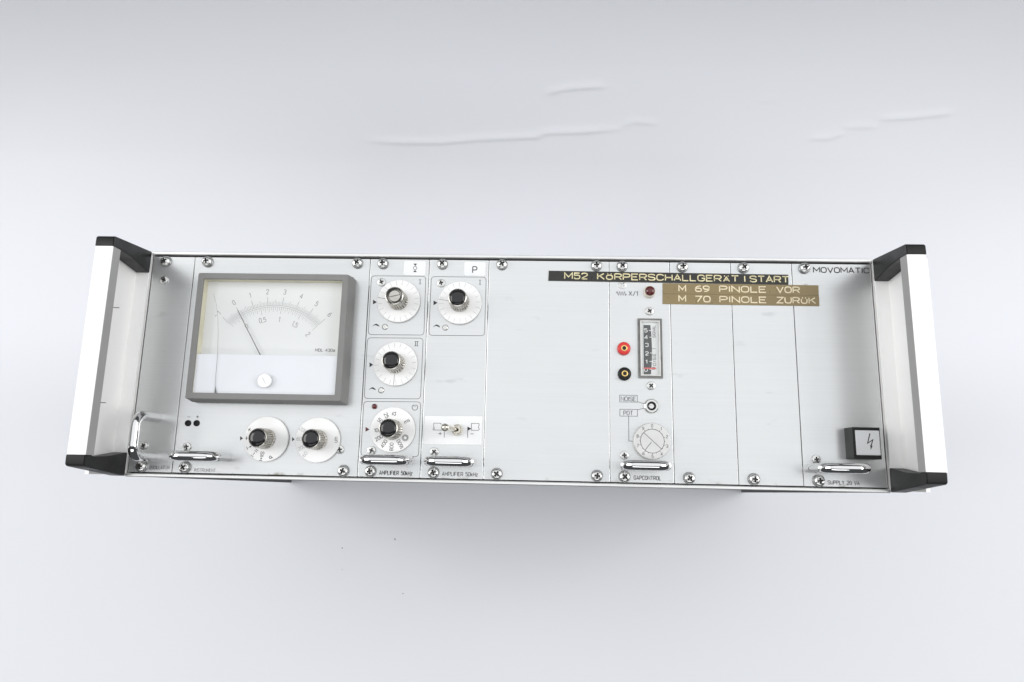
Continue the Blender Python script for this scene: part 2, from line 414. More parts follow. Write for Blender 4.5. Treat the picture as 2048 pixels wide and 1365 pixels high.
# ------------------------------------------------------------------ the paper sweep (setting)
SY0, SR, SMAX = 0.085, 0.275, math.radians(76)
creases = [([(728,283),(800,286),(880,286),(960,279),(1075,274),(1090,266),(1160,264),(1250,257)], 1.7),
           ([(1245,252),(1270,243),(1312,247)], 1.0),
           ([(1092,187),(1125,178),(1165,174),(1212,172)], 1.5),
           ([(1615,277),(1655,276),(1688,265)], 1.1), ([(1682,254),(1752,253)], 0.9),
           ([(1752,238),(1810,236),(1860,231),(1905,226)], 1.3), ([(1518,203),(1555,199)], .5)]
def sweep_zy(sv):
    """arc length sv (m, along y) -> (y, z)"""
    if sv <= SY0: return sv, 0.0
    a = (sv - SY0)/SR
    if a <= SMAX: return SY0 + SR*math.sin(a), SR*(1-math.cos(a))
    e = sv - SY0 - SR*SMAX
    return SY0 + SR*math.sin(SMAX) + e*math.cos(SMAX), SR*(1-math.cos(SMAX)) + e*math.sin(SMAX)
def hit_paper(u, v):
    d = ray(u, v); o = Vector((CAM.x, CAM.y, CAM.z+ZP))*0.001; d = d.normalized()
    def h(t):
        p = o + d*t
        zs = 0.0
        if p.y > SY0: zs = SR - math.sqrt(max(SR*SR - (p.y-SY0)**2, 0))
        return p.z - zs
    a, b = 0.0, 3.0
    for _ in range(60):
        m = (a+b)/2
        if h(m) > 0: a = m
        else: b = m
    p = o + d*a
    s = p.y if p.y <= SY0 else SY0 + SR*math.asin(min((p.y-SY0)/SR, 1))
    return p, s
cr = []
for pts, hgt in creases:
    q = [hit_paper(*p) for p in pts]
    cr.append(([(p.x, s) for p, s in q], hgt))
def crease_h(x, s):
    t = 0.0
    for pts, hgt in cr:
        L = 0; tot = sum(math.dist(pts[i], pts[i+1]) for i in range(len(pts)-1))
        best = None
        for i in range(len(pts)-1):
            (ax, ay), (bx, by) = pts[i], pts[i+1]
            l2 = (bx-ax)**2 + (by-ay)**2; k = ((x-ax)*(bx-ax)+(s-ay)*(by-ay))/l2
            kk = min(max(k, 0), 1); dx, dy = x-(ax+(bx-ax)*kk), s-(ay+(by-ay)*kk)
            d = math.hypot(dx, dy)
            if best is None or d < best[0]: best = (d, dy, (L + kk*math.sqrt(l2))/tot)
            L += math.sqrt(l2)
        d, dy, u = best
        if d > 0.03: continue
        w = 0.0019 if dy < 0 else 0.0046
        t += hgt*math.exp(-(d/w)**2)*min(1, min(u, 1-u)*7 + .12)
    return t
def make_paper():
    x0, x1 = -1.5, 1.5
    allp = [p for pts, _ in cr for p in pts]
    sa, sb = min(p[1] for p in allp)-.02, max(p[1] for p in allp)+.02
    xa, xb = min(p[0] for p in allp)-.02, max(p[0] for p in allp)+.02
    xs = [x0 + (xa-x0)*i/30 for i in range(30)] + [xa + (xb-xa)*i/230 for i in range(230)] + [xb + (x1-xb)*i/25 for i in range(26)]
    ss = [-.34 + (sa+.34)*i/40 for i in range(40)]
    nf = int((sb-sa)/0.0011); ss += [sa + (sb-sa)*i/nf for i in range(nf)]
    ss += [sb + (0.66-sb)*i/24 for i in range(25)]
    vs = []
    for s in ss:
        y, z = sweep_zy(s)
        for x in xs:
            # broad shallow unevenness of a sheet that has been handled
            e = (0.006*math.sin(x*5.1+s*2.0)*math.sin(s*6.3+.7) + 0.003*math.sin(x*9.7-s*7+1.1)*math.sin(s*11+.2))*min(1, (s-SY0)*6) if s > SY0 else 0.0
            if sa < s < sb and xa < x < xb:
                e += crease_h(x, s)*0.0005
            a = 0 if s <= SY0 else min((s-SY0)/SR, SMAX)
            vs.append((x, y - e*math.sin(a), z + e*math.cos(a)))
    n = len(xs); fs = []
    for j in range(len(ss)-1):
        for i in range(n-1):
            fs.append((j*n+i, j*n+i+1, (j+1)*n+i+1, (j+1)*n+i))
    me = bpy.data.meshes.new('paper_backdrop'); me.from_pydata(vs, [], fs)
    me.polygons.foreach_set('use_smooth', [True]*len(me.polygons)); me.materials.append(M['paper'])
    o = bpy.data.objects.new('paper_backdrop', me); COL.objects.link(o)
    o['kind'] = 'structure'; o['label'] = 'seamless white paper backdrop with a few creases'
    return o
make_paper()

# ------------------------------------------------------------------ the instrument
root = bpy.data.objects.new('rack_instrument', None); COL.objects.link(root)
root['label'] = 'silver rack measuring instrument with grey framed needle meter, knobs and black-cornered side handles'
root['category'] = 'instrument'
LOC[root.name] = Vector((0, 0, -ZP))
def part(name, mb, m, loc=(0, 0, 0), label=None, **k):
    o = obj(name, mb, m, root, loc, **k)
    if label: o['label'] = label
    return o

HPX = [-213.36]
for w in (5, 21, 7, 7, 14, 7, 7, 7, 9): HPX.append(HPX[-1] + w*5.08)
HY = 64.0
# case behind the panel
part('case_cover', MB().box(-211.0, 211.0, -63.0, 63.0, -270, -6.0), 'case')
for s in (-1, 1):
    xa, xb = sorted((s*213.75, s*216.0))
    part('side_plate', MB().box(xa, xb, -66.4, 66.4, -274, -1.2), 'case')
    xa, xb = sorted((s*208.0, s*216.4))
    xa, xb = sorted((s*212.8, s*216.4))
    part('foot_rail', MB().add([(xa,-72.9,-276),(xb,-72.9,-276),(xb,-66.45,-276),(xa,-66.45,-276),(xa,-66.7,-9),(xb,-66.7,-9),(xb,-66.45,-9),(xa,-66.45,-9)],
         [(3,2,1,0),(4,5,6,7),(0,1,5,4),(1,2,6,5),(2,3,7,6),(3,0,4,7)]), 'foot')
    xa, xb = sorted((s*150.0, s*190.0))
    part('rear_stand_off', MB().box(xa, xb, -40, 40, -ZP, -270.2), 'black')
for yc, nm in ((66.1, 't'), (-65.7, 'b')):
    h = 1.0
    t = MB()
    # rail running the full width, rounded front edge, seen as the bright line above and below the panels
    prof = [(-h, -8), (-h, 0.6), (-h*.6, 1.1), (h*.6, 1.1), (h, .6), (h, -8)]
    vs = [(x, yc+a, b) for x in (-213.9, 213.9) for a, b in prof]; n = len(prof)
    t.add(vs, [tuple(range(n-1, -1, -1)) if False else tuple(range(n)), tuple(range(2*n-1, n-1, -1))] + [(i, i+n, (i+1) % n+n, (i+1) % n) for i in range(n)])
    part('trim_rail', t, 'trim')
part('rear_frame', MB().box(-213.2, 213.2, -64.6, 64.9, -6.0, -3.2), 'hole')

# ---- shared screw meshes
def cutter(r, d, z):
    c = MB()
    w = r*0.30
    for a in (0, math.pi/2):
        ca, sa = math.cos(a), math.sin(a)
        pts = [(-r, -w), (r, -w), (r, w), (-r, w)]
        low = [(-r*.6, -w*.8), (r*.6, -w*.8), (r*.6, w*.8), (-r*.6, w*.8)]
        vs = [(x*ca-y*sa, x*sa+y*ca, z-d) for x, y in low] + [(x*ca-y*sa, x*sa+y*ca, z+.4) for x, y in pts]
        m2 = MB(); m2.add(vs, [(3,2,1,0),(4,5,6,7),(0,1,5,4),(1,2,6,5),(2,3,7,6),(3,0,4,7)])
        yield m2
def cross_cut(base, r, d, z, name):
    me = base.mesh(name)
    for c in cutter(r, d, z): me = bool_cut(me, c.mesh('cut'), name)
    return me
def darken_recess(me, rmax, ztop):
    # driver recesses get a darker metal, their shade painted into the colour
    me.materials.append(M['steel']); me.materials.append(M['recess_shade'])
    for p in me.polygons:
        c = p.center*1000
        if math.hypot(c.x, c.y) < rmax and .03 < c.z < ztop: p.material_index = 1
head_me = cross_cut(MB().lathe([(2.3, .9), (2.75, 1.1), (2.8, 1.9), (2.65, 2.5), (2.2, 2.9), (1.2, 3.12), (.3, 3.16)], 28), 1.85, 1.6, 3.1, 'screw_head')
darken_recess(head_me, 1.95, 2.85)
collar_me = MB().lathe([(3.35, 0.02), (3.35, .75), (3.1, 1.05), (2.0, 1.05)], 28).mesh('collar'); collar_me.materials.append(M['collar'])
csk_me = cross_cut(MB().lathe([(2.42, 0.02), (2.42, .7), (2.25, .95), (1.3, 1.2), (.3, 1.27)], 28), 1.55, 1.15, 1.25, 'countersunk_screw')
darken_recess(csk_me, 1.65, 1.05)

# ---- front panels
panels = []
plabels = ['narrow end panel marked OSCILLATOR', 'wide panel carrying the needle meter', 'panel with three stacked knobs', 'panel with one knob and the toggle switch',
           'wide blank panel', 'panel with the small vertical gauge and coloured sockets', None, None, 'end panel with the lightning switch']
for i in range(9):
    a, b = HPX[i]+.16, HPX[i+1]-.16
    cx = (a+b)/2
    w = (b-a)/2
    pm = MB().prism(rrect([(-w, -HY), (w, -HY), (w, HY), (-w, HY)], .35, 3), -2.5, 0.0, .22)
    p = part('front_panel', pm, 'panel', (cx, 0, 0), plabels[i], angle=8)
    panels.append(p)
def panel_at(x):
    for i in range(9):
        if HPX[i] <= x <= HPX[i+1]: return panels[i]
    return panels[0] if x < 0 else panels[-1]
raised = [(332,523.6),(415,524),(715,526),(766,527.3),(885,528),(1004,528.8),(1192.9,531),(1244.4,532.5),(1364.9,534.3),(1487,536.2),(1609,536.2),
          (283,934.6),(369.6,935.6),(686.6,943.3),(740.7,944),(867,946.5),(993.4,949),(1194,952.6),(1249,954.7),(1378.6,957.7),(1508,959.7),(1637.7,963)]
for u, v in raised:
    p = P(u, v, 0.6)
    # all screws of one row stand on the same line, as drilled
    y = 61.0 if p.y > 0 else -60.6
    y = .5*y + .5*p.y
    pn = panel_at(p.x)
    s = obj('panel_screw', head_me, None, pn, (p.x, y, 0), rz=random.uniform(0, 1.5))
    c = obj('screw_collar', collar_me, None, pn, (p.x, y, 0))
for u, v in [(328.6,561),(287.7,891.7),(374,894),(680,899.7),(763.3,565),(743.4,901.3),(882.4,566.8),(868.5,904),(1244.8,570.5),(1299,622.7),(1302,772),(1248.5,911),(1632.4,919),(1611.7,575.5)]:
    p = P(u, v, .4)
    dz = -.95 if (u, v) == (1611.7, 575.5) else (-.8 if (u, v) == (1244.8, 570.5) else 0.0)
    obj('countersunk_screw', csk_me, None, panel_at(p.x), (p.x, p.y, dz), rz=random.uniform(0, 1.5))

# ---- chrome pull handles (one mesh shared)
def pull_mesh(span=22.5, H=22.0, r=2.7, br=6.5):
    path = [(-span/2, 0, 0), (-span/2, 0, H-br)]
    for k in range(1, 9):
        a = math.pi/2*k/8; path.append((-span/2 + br*(1-math.cos(a)), 0, H-br+br*math.sin(a)))
    path.append((0, 0, H))
    q = [(-x, y, z) for x, y, z in reversed(path[:-1])]
    return MB().tube(path+q, r, 20).mesh('pull_handle', 60)
pull = pull_mesh(); pull.materials.append(M['chrome'])
for u, v, vert in [(268.5,871,1),(379.5,912,0),(765,920,0),(895.5,923,0),(1294.5,931,0),(1697,937,0)]:
    p = P(u, v, 22)
    obj('pull_handle', pull, None, panel_at(p.x + (6 if vert else 0)), (p.x, p.y, 0), rz=math.pi/2 if vert else 0.0)

# ---- printing on the panels
def lettering(pi, fn, ink='ink_mid', name='lettering'):
    mb = MB(); fn(mb)
    cx = LOC[panels[pi].name]
    mb.v = [(x-cx.x, y-cx.y, z) for x, y, z in mb.v]
    return obj(name, mb, ink, panels[pi], cx)
def rect_frame(mb, c, r=2.2, sw=.26):
    q = [P2(u, v, .06) for u, v in c]
    mb.ribbon(rrect(q, r), sw, .06, closed=True)
def tri(mb, c, z=.06): mb.poly([P2(u, v, z) for u, v in c], z)
def circ(mb, c, rpx, sw, z=.06, a0=0, a1=360, n=28):
    o = P2(*c, z); r = rpx/3.5
    pts = [(o[0]+r*math.cos(math.radians(a0+(a1-a0)*i/n)), o[1]+r*math.sin(math.radians(a0+(a1-a0)*i/n))) for i in range(n+1)]
    mb.ribbon(pts, sw, z, closed=(a1-a0 >= 360))
def crescent(mb, c, z=.06):
    o = P2(*c, z); up = []; lo = []
    for i in range(13):
        t = i/12; x = -1.95 + 3.9*t
        up.append((o[0]+x, o[1] - 1.0 + 2.2*math.sin(math.pi*(.12+.72*t)) - .2))
        lo.append((o[0]+x+.15, o[1] - 1.1 + (2.2*math.sin(math.pi*(.12+.72*t)) - .25)*(1-.62*math.sin(math.pi*min(1, t*1.1)/1.5)*(.4+.6*t))))
    mb.poly(up + lo[::-1], z)
lettering(0, lambda m: text_px(m, 'OSCILLAT', (298,938.9), (329,938.7), 6.4, .28))
lettering(0, lambda m: text_px(m, 'OR', (330.6,938.7), (338.6,938.6), 6.2, .26), 'ink_faint')
lettering(1, lambda m: text_px(m, 'INSTRUMENT', (388.5,943.6), (430.5,944.6), 6.4, .24), 'ink_faint')
def f(m):
    line_px(m, [(392.3,834),(397.7,834)], .3); line_px(m, [(395,831.5),(395,836.5)], .3)
lettering(1, f)
lettering(1, lambda m: line_px(m, [(374.5,834.2),(380.5,834.2)], .3))
lettering(1, lambda m: tri(m, [(480.3,872.6),(480.3,881.4),(485.8,877.2)]), 'ink', 'marker')
lettering(1, lambda m: tri(m, [(584.2,874.4),(584.2,883.2),(589.2,879.2)]), 'ink', 'marker')
def f(m):
    text_px(m, 'AMPLIFIER 50kHz', (758.8,949.6), (824,951), 7.6, .34)
lettering(2, f, 'ink')
def one(m):
    line_px(m, [(840.1,559.8),(840.1,568.2)], .34); line_px(m, [(838,559.8),(842.2,559.8)], .25); line_px(m, [(838,568.2),(842.2,568.2)], .25)
def two(m):
    for dx in (-1.8, 1.8): line_px(m, [(833+dx,683.5),(832.6+dx,692.4)], .34)
    line_px(m, [(829,683.5),(837,683.5)], .25); line_px(m, [(828.6,692.4),(836.6,692.4)], .25)
def rot(m):
    circ(m, (829.7,815.2), 5.6, .32, a0=115, a1=425); line_px(m, [(829.9,814.5),(830.2,809.6)], .3); line_px(m, [(826.8,810.2),(827.2,812.4)], .3)
lettering(2, one, 'ink', 'roman_numeral'); lettering(2, two, 'ink', 'roman_numeral'); lettering(2, rot, 'ink', 'rotary_mark')
lettering(2, lambda m: crescent(m, (752,651.5)), 'ink', 'trim_mark'); lettering(2, lambda m: crescent(m, (744.5,778.5)), 'ink', 'trim_mark')
for fc in ([(736.4,669.7),(847.7,670.6),(851.6,553),(743,552)], [(728.4,797.4),(841,798.3),(846.3,676.8),(735,676)], [(721.6,912.3),(837,914),(841.4,804.2),(727.5,803.3)]):
    lettering(2, lambda m: rect_frame(m, fc), 'ink', 'printed_frame')
for tc in ([(746,600),(746,609.2),(753.8,604.6)], [(739,725.3),(739,735),(746.4,730)]):
    lettering(2, lambda m: tri(m, tc), 'ink', 'marker')
lettering(2, lambda m: tri(m, [(731,854.4),(731,863.9),(739,859.2)]), 'ink_red', 'marker')
def f(m):
    line_px(m, [(960,560.7),(960,569.3)], .34); line_px(m, [(957.9,560.7),(962.1,560.7)], .25); line_px(m, [(957.9,569.3),(962.1,569.3)], .25)
lettering(3, f, 'ink', 'roman_numeral')
lettering(3, lambda m: crescent(m, (873,653)), 'ink', 'trim_mark')
lettering(3, lambda m: rect_frame(m, [(857.7,671),(969,672),(972.4,554.9),(862.7,553.6)]), 'ink', 'printed_frame')
lettering(3, lambda m: tri(m, [(867,601.5),(867,611),(875,606)]), 'ink', 'marker')
lettering(3, lambda m: text_px(m, 'AMPLIFIER 50kHz', (884.2,951.8), (955,953.2), 7.4, .30))
def f(m):
    text_px(m, 'GAPCONTROL', (1268,959.6), (1322,960.8), 7.6, .32)
lettering(5, f)
lettering(5, lambda m: text_px(m, 'NOISE', (1242.3,802.2), (1271.6,802.6), 8.2, .30, gap=1.2))
lettering(5, lambda m: text_px(m, 'POT', (1247.4,830.4), (1265.4,830.7), 8.2, .30))
def f(m):
    zz = [(1232.4,586.5)] + [(1234.3 + k*2.45, 583.6 if k % 2 == 0 else 591.3) for k in range(8)] + [(1253,588.4)]
    line_px(m, zz, .38)
    text_px(m, 'X/1', (1257.8,591.5), (1275.3,591.9), 8.4, .34)
lettering(5, f)
lettering(5, lambda m: line_px(m, [(1239.4,790.8),(1274.6,791.3),(1274.6,804.8),(1239.4,804.4)], .28, closed=True), 'ink_mid', 'printed_frame')
lettering(5, lambda m: line_px(m, [(1239.8,819),(1274.8,819.4),(1274.8,833),(1239.8,832.6)], .28, closed=True), 'ink_mid', 'printed_frame')
for lc in ([(1274.8,804),(1290,808.2)], [(1274.9,820.2),(1291,816.2)], [(1257.3,833),(1257.7,882.6),(1270,883)]):
    lettering(5, lambda m: line_px(m, lc, .29), 'ink_mid', 'leader_line')
lettering(8, lambda m: text_px(m, 'SUPPLY 20 VA', (1656.2,968.8), (1719,970.4), 7.2, .28))
lettering(8, lambda m: text_px(m, 'MOVOMATIC', (1627.2,545.0), (1738.6,546.6), 9.8, .52, gap=1.1), 'ink')

# ---- stickers
def quad(mb, c, z0, z1, r=1.0):
    q = [P2(u, v, z1) for u, v in c]; mb.prism(rrect(q, r, 4), z0, z1); return mb
s1 = part('sticker', quad(MB(), [(806.5,550.6),(850.2,551.6),(851.8,523.2),(808.6,522.2)], .02, .14), 'sticker_warm', label='pale sticker with circle and two arrowheads')
m = MB(); tri(m, [(826.8,527.8),(834.2,527.8),(830.5,532.4)], .18); tri(m, [(826.4,544.6),(833.6,544.6),(830.1,540.4)], .18)
circ(m, (830.3,536.6), 3.6, .3, .18); obj('lettering', m, 'ink', s1, (0, 0, 0))
s2 = part('sticker', quad(MB(), [(928.2,551.8),(970.6,552.4),(971.6,525),(928.8,524)], .02, .14), 'sticker_warm', label='pale sticker with letter P')
m = MB(); text_px(m, 'P', (945.2,546), (953.6,546.1), 12.4, .5, .18); obj('lettering', m, 'ink', s2, (0, 0, 0))
s3 = part('sticker', quad(MB(), [(846.8,888.6),(963,889.8),(964.8,833.4),(850,832.4)], .02, .16, .5), 'sticker', label='white sticker around the toggle switch')
m = MB()
def zpt(x, y): return (850+x/9.75, 820+y/9.75)
line_px(m, [zpt(172,300), zpt(165,330), zpt(180,345), zpt(182,375), zpt(165,395), zpt(152,378), zpt(172,345)], .2, .2)
line_px(m, [zpt(172,300), zpt(172,260), zpt(312,262), zpt(312,300)], .26, .2); line_px(m, [zpt(165,395), zpt(330,397)], .26, .2)
line_px(m, [zpt(905,400), zpt(905,266), zpt(1050,268), zpt(1056,300), zpt(1040,345), zpt(1060,378), zpt(1040,402), zpt(905,400)], .26, .2)
line_px(m, [zpt(263,465), zpt(327,465)], .3, .2); line_px(m, [zpt(295,432), zpt(295,498)], .3, .2)
line_px(m, [zpt(377,425), zpt(375,542)], .26, .2); line_px(m, [zpt(833,335), zpt(832,545)], .3, .2); line_px(m, [zpt(885,470), zpt(950,470)], .3, .2)
tri(m, [zpt(835,332), zpt(835,408), zpt(906,368)], .2)
obj('lettering', m, 'ink', s3, (0, 0, 0))

# ---- embossed label tapes
def tape(c, words, m, lm, z0, z1, label, hpx):
    t = part('label_tape', quad(MB(), c, z0, z1, .12), m, label=label)
    mb = MB()
    for w, a, b in words: text_px(mb, w, a, b, hpx, .58, z1+.07, gap=1.15, mono=False)
    obj('lettering', mb, lm, t, (0, 0, 0))
tape([(1096.4,561.6),(1577,569.6),(1576.5,549.8),(1097.6,541.8)],
     [('M52', (1129.4,557.6), (1174.6,558.4)), ('KÖRPERSCHALLGERÄT', (1195.2,558.8), (1477,563.6)), ('I', (1489.2,563.8), (1490.4,563.8)), ('START', (1500.4,564), (1577.6,565.2))],
     'tape_black', 'gold_letter', .25, .55, 'black label tape with gold embossed lettering', 11.4)
tape([(1325.4,587.6),(1637.6,591.6),(1636.8,571),(1325.4,566.8)],
     [('M', (1358,582.8), (1371.4,583)), ('69', (1391,583.2), (1418.6,583.8)), ('PINOLE', (1439.4,583.8), (1532,585.2)), ('VOR', (1554,585.3), (1599,586))],
     'tape_gold', 'pale_letter', .12, .42, 'bronze label tape reading M 69 PINOLE VOR', 11.2)
tape([(1325.2,608.2),(1639,612.6),(1638,592.0),(1325.4,588.0)],
     [('M', (1358,603.2), (1371.4,603.4)), ('70', (1391,604), (1420.4,604.4)), ('PINOLE', (1440,604.6), (1532.4,606)), ('ZURÜK', (1554.3,606.2), (1631,607.4))],
     'tape_gold', 'pale_letter', .08, .38, 'bronze label tape reading M 70 PINOLE ZURÜK', 11.2)

# ---- knobs
NT = 25
def grip_mesh():
    def mod(r, z, i):
        if z < 3.2 or z > 13.6 or r < 4.6: return r
        return r + (.26 if i % 4 in (0, 1) else -.62)
    prof = [(5.7, 2.2), (5.75, 3.0), (5.65, 3.4), (5.25, 13.2), (5.2, 14.0), (5.1, 14.5), (4.75, 14.7), (4.6, 14.5), (4.55, 12.0), (.2, 12.0)]
    return MB().lathe(prof, NT*4, mod=mod).mesh('knob', 25)
grip_me = grip_mesh(); grip_me.materials.append(M['nickel'])
disc_me = MB().lathe([(12.4, .6), (12.75, .8), (12.75, 1.7), (12.5, 1.95), (5.0, 2.0)], 64).mesh('dial_disc', 40); disc_me.materials.append(M['dial'])
cap_me = MB().lathe([(4.5, 12.2), (4.5, 14.35), (4.3, 14.75), (3.6, 15.15), (2.2, 15.45), (.2, 15.55)], 40).mesh('knob_cap', 50); cap_me.materials.append(M['gloss'])
hub_me = MB().lathe([(3.0, .02), (3.0, .7)], 20).mesh('hub'); hub_me.materials.append(M['collar'])
DZ = 2.03
def ptxt(mb, s, deg, r, h, sw=.26, inward=True, w=None, z=DZ):
    """text on a dial, read from the rim towards the centre, centred on radius r"""
    a = math.radians(deg); tot = (sum(G[c][0] for c in s) + 1.3*(len(s)-1))*h/6 if w is None else w
    d = a + math.pi if inward else a
    cx, cy = r*math.cos(a), r*math.sin(a)
    ox = cx - math.cos(d)*tot/2 + math.sin(d)*h/2; oy = cy - math.sin(d)*tot/2 - math.cos(d)*h/2
    text(mb, s, (ox, oy), d, h, tot, sw, z, gap=1.3)
def knob(u, v, cap=True, dial=None, ink='ink_mid', label=None):
    p = P(u, v, 1.8)
    k = part('knob', grip_me, None, (p.x, p.y, 0), label, rz=random.uniform(0, .2))
    k.rotation_euler.z = 0
    L = (p.x, p.y, 0)
    obj('dial_disc', disc_me, None, k, L)
    obj('hub', hub_me, None, k, L)
    if cap: obj('knob_cap', cap_me, None, k, L)
    else:
        slot = bool_cut(MB().lathe([(3.5, 12.02), (3.5, 13.4), (3.2, 13.7), (.2, 13.75)], 28).mesh('nut'), MB().box(-4, 4, -.35, .35, 12.9, 15).mesh('c'), 'slotted_nut')
        slot.materials.append(M['nickel']); obj('slotted_nut', slot, None, k, L, rz=.25)
        obj('well', MB().lathe([(4.5, 12.03), (4.5, 14.2), (4.1, 14.2), (4.1, 12.03)], 32, close=False), 'gloss', k, L)
    if dial:
        for fn, im in (dial if isinstance(dial, list) else [(dial, ink)]):
            m = MB(); fn(m); obj('dial_lettering', m, im, k, L)
    return k
def ticks(main, off):
    def pale(m):
        for i in range(20):
            a = math.radians(i*18 + off); r0 = 9.6
            m.ribbon([(r0*math.cos(a), r0*math.sin(a)), (12.3*math.cos(a), 12.3*math.sin(a))], .16, DZ)
    def dark(m):
        a = math.radians(main); m.ribbon([(6*math.cos(a), 6*math.sin(a)), (12.5*math.cos(a), 12.5*math.sin(a))], .2, DZ)
    return [(pale, 'ink_pale'), (dark, 'ink_mid')]
knob(797, 602.5, cap=False, dial=ticks(171, 9), label='knob with its cap missing and a slotted nut showing')
knob(919.5, 606, dial=ticks(171, 3))
knob(790.7, 728.2, dial=ticks(268.5, 5))
def ms(m):
    for s, d, r in (('12', 88, 9.2), ('25', 117, 9.0), ('50', 146, 9.0), ('100', 183, 8.6), ('200', 212, 9.0), ('400', 240, 9.2), ('800', 269, 9.6), ('1600', 300, 9.3)): ptxt(m, s, d, r, 1.95, .27)
    ptxt(m, 'ms', 33, 9.3, 2.0, .26, inward=False)
    for r in (1.75, 1.2): m.ribbon([(8.6*math.cos(math.radians(329))+r*math.cos(t*.2618), 8.6*math.sin(math.radians(329))+r*math.sin(t*.2618)) for t in range(24)], .36 if r < 1.5 else .22, DZ, closed=True)
knob(785.5, 860, dial=ms, ink='ink')
def d1(m):
    for d in (153, 179):
        ptxt(m, 'I', d, 11.2, 2.0, .3)
        a = math.radians(d); m.ribbon([(10.3*math.cos(a), 10.3*math.sin(a)), (12*math.cos(a), 12*math.sin(a))], .32, DZ)
    ptxt(m, 'I+', 208, 10.2, 1.9, .3, w=3.2); ptxt(m, 'I-II', 234, 9.9, 1.9, .3, w=4.4); ptxt(m, 'I+IIS', 261, 9.9, 1.9, .3, w=5.0); ptxt(m, 'P', 291, 10.8, 2.0, .34)
knob(532, 878.3, dial=d1, ink='ink')
def d2(m):
    ptxt(m, '60', 231, 10.6, 1.9, .22); ptxt(m, '200', 207, 10, 1.9, .22); ptxt(m, '600', 178, 9.9, 1.9, .22); ptxt(m, '2000', 148, 9.6, 1.9, .22)
def d2b(m): text(m, 'um', (11.4, -1.2), math.pi/2, 2.1, 3.0, .24, DZ)
knob(635.3, 880.3, dial=[(d2, 'ink_pale'), (d2b, 'ink_mid')])
# silver pot dial
p = P(1304.7, 882.7, 4)
k = part('pot_dial', MB().lathe([(9.9, .02), (10.2, .5), (10.2, 3.4), (9.9, 3.85), (6.8, 4.0), (.2, 4.0)], 56), 'dialmetal', (p.x, p.y, 0), 'flat silver dial numbered 0 to 9')
m = MB()
m.ribbon([(6.6*math.cos(t*math.pi/24), 6.6*math.sin(t*math.pi/24)) for t in range(48)], .26, 4.05, closed=True)
for i in range(20):
    a = math.radians(90 - i*18); r1 = 7.5 if i % 2 == 0 else 7.15
    m.ribbon([(6.6*math.cos(a), 6.6*math.sin(a)), (r1*math.cos(a), r1*math.sin(a))], .2, 4.05)
m.ribbon([(-.5, -.5), (-4.1, -5.0)], .26, 4.05)
obj('dial_lettering', m, 'ink', k, (p.x, p.y, 0))
m = MB(); m.ribbon([(-4.7, 4.6), (5.0, -4.2)], .3, 4.05)
for i in range(10):
    a = math.radians(90 - i*36); text(m, str(i), (8.55*math.cos(a), 8.55*math.sin(a)-.8), 0, 1.6, None, .2, 4.05, anchor='c')
obj('dial_lettering', m, 'ink_mid', k, (p.x, p.y, 0))
# small trimmers beside the knobs
trim_me = bool_cut(MB().lathe([(1.5, .02), (1.5, .25), (1.3, .4), (.2, .42)], 20).mesh('t'), MB().box(-2, 2, -.32, .32, .12, 1).mesh('c'), 'trimmer')
trim_me.materials.append(M['steel'])
for u, v, a in [(769.8,654.2,1.4),(762.3,781,-.9),(890.6,655.6,1.0)]:
    p = P(u, v, .2); o = part('trimmer', trim_me, None, (p.x, p.y, 0), rz=a)
    obj('trimmer_hole', MB().lathe([(1.5, .015), (1.75, .03)], 20, close=False), 'hole', o, (p.x, p.y, 0))
# noise trim pot
p = P(1303, 812.6, 1); L = (p.x, p.y, 0)
k = part('trim_pot', MB().lathe([(4.0, .02), (4.1, .4), (4.0, 1.2), (3.5, 1.6), (2.6, 1.6), (2.5, .3), (.2, .3)], 36), 'steel', L, 'noise trim pot with slotted shaft in bright ring')
obj('hole_shade', MB().lathe([(2.48, .32), (2.48, 1.4), (2.1, 1.4), (1.55, .34)], 28, close=False), 'hole', k, L)  # black ring painting the dark of the hole around the shaft
sh = bool_cut(MB().lathe([(1.5, .32), (1.5, .9), (1.35, 1.05), (.2, 1.07)], 24).mesh('s'), MB().box(-3, 3, -.3, .3, .5, 3).mesh('c'), 'shaft'); sh.materials.append(M['steel'])
obj('shaft', sh, None, k, L, rz=.05)

# ---- sockets, lamps
for u, v in [(375.8,846.8),(392.9,846.8)]:
    p = P(u, v, .3); L = (p.x, p.y, 0)
    k = part('test_socket', MB().lathe([(1.8, .02), (1.8, .4), (1.6, .6), (1.15, .6), (1.05, .04), (.1, .04)], 28), 'black', L, 'small black test socket')
for u, v, mm, nm in [(1248,697.3,'red','red banana socket with gold contact'),(1249.2,748,'black','black banana socket with gold contact')]:
    p = P(u, v, 1.5); L = (p.x, p.y, 0)
    k = part('banana_socket', MB().lathe([(3.75, .02), (3.8, 1.6), (3.6, 2.1), (3.0, 2.5), (1.75, 2.6), (1.7, 1.8)], 36, close=False), mm, L, nm)
    obj('contact_ring', MB().lathe([(1.74, 1.9), (1.74, 2.65), (1.5, 2.75), (1.15, 2.7), (1.1, 2.2)], 28, close=False), 'gold', k, L)
    obj('contact_bore', MB().lathe([(1.1, 2.2), (1.08, .1), (.05, .1)], 28), 'hole', k, L)  # inside of the contact coloured black, shade of the bore painted in
p = P(1299, 584, 1.0); L = (p.x, p.y, 0)
k = part('indicator_lamp', MB().lathe([(3.55, .02), (3.55, .9), (3.35, 2.2), (3.15, 2.6), (2.9, 2.6), (2.9, 1.5), (.1, 1.5)], 36), 'cream', L, 'dark red indicator lamp in white collar')
obj('lens', MB().lathe([(2.86, 1.6), (2.86, 2.9), (2.7, 3.7), (2.2, 4.4), (1.4, 4.85), (.1, 5.0)], 32), 'lens', k, L)
p = P(748.6, 813.4, .6)
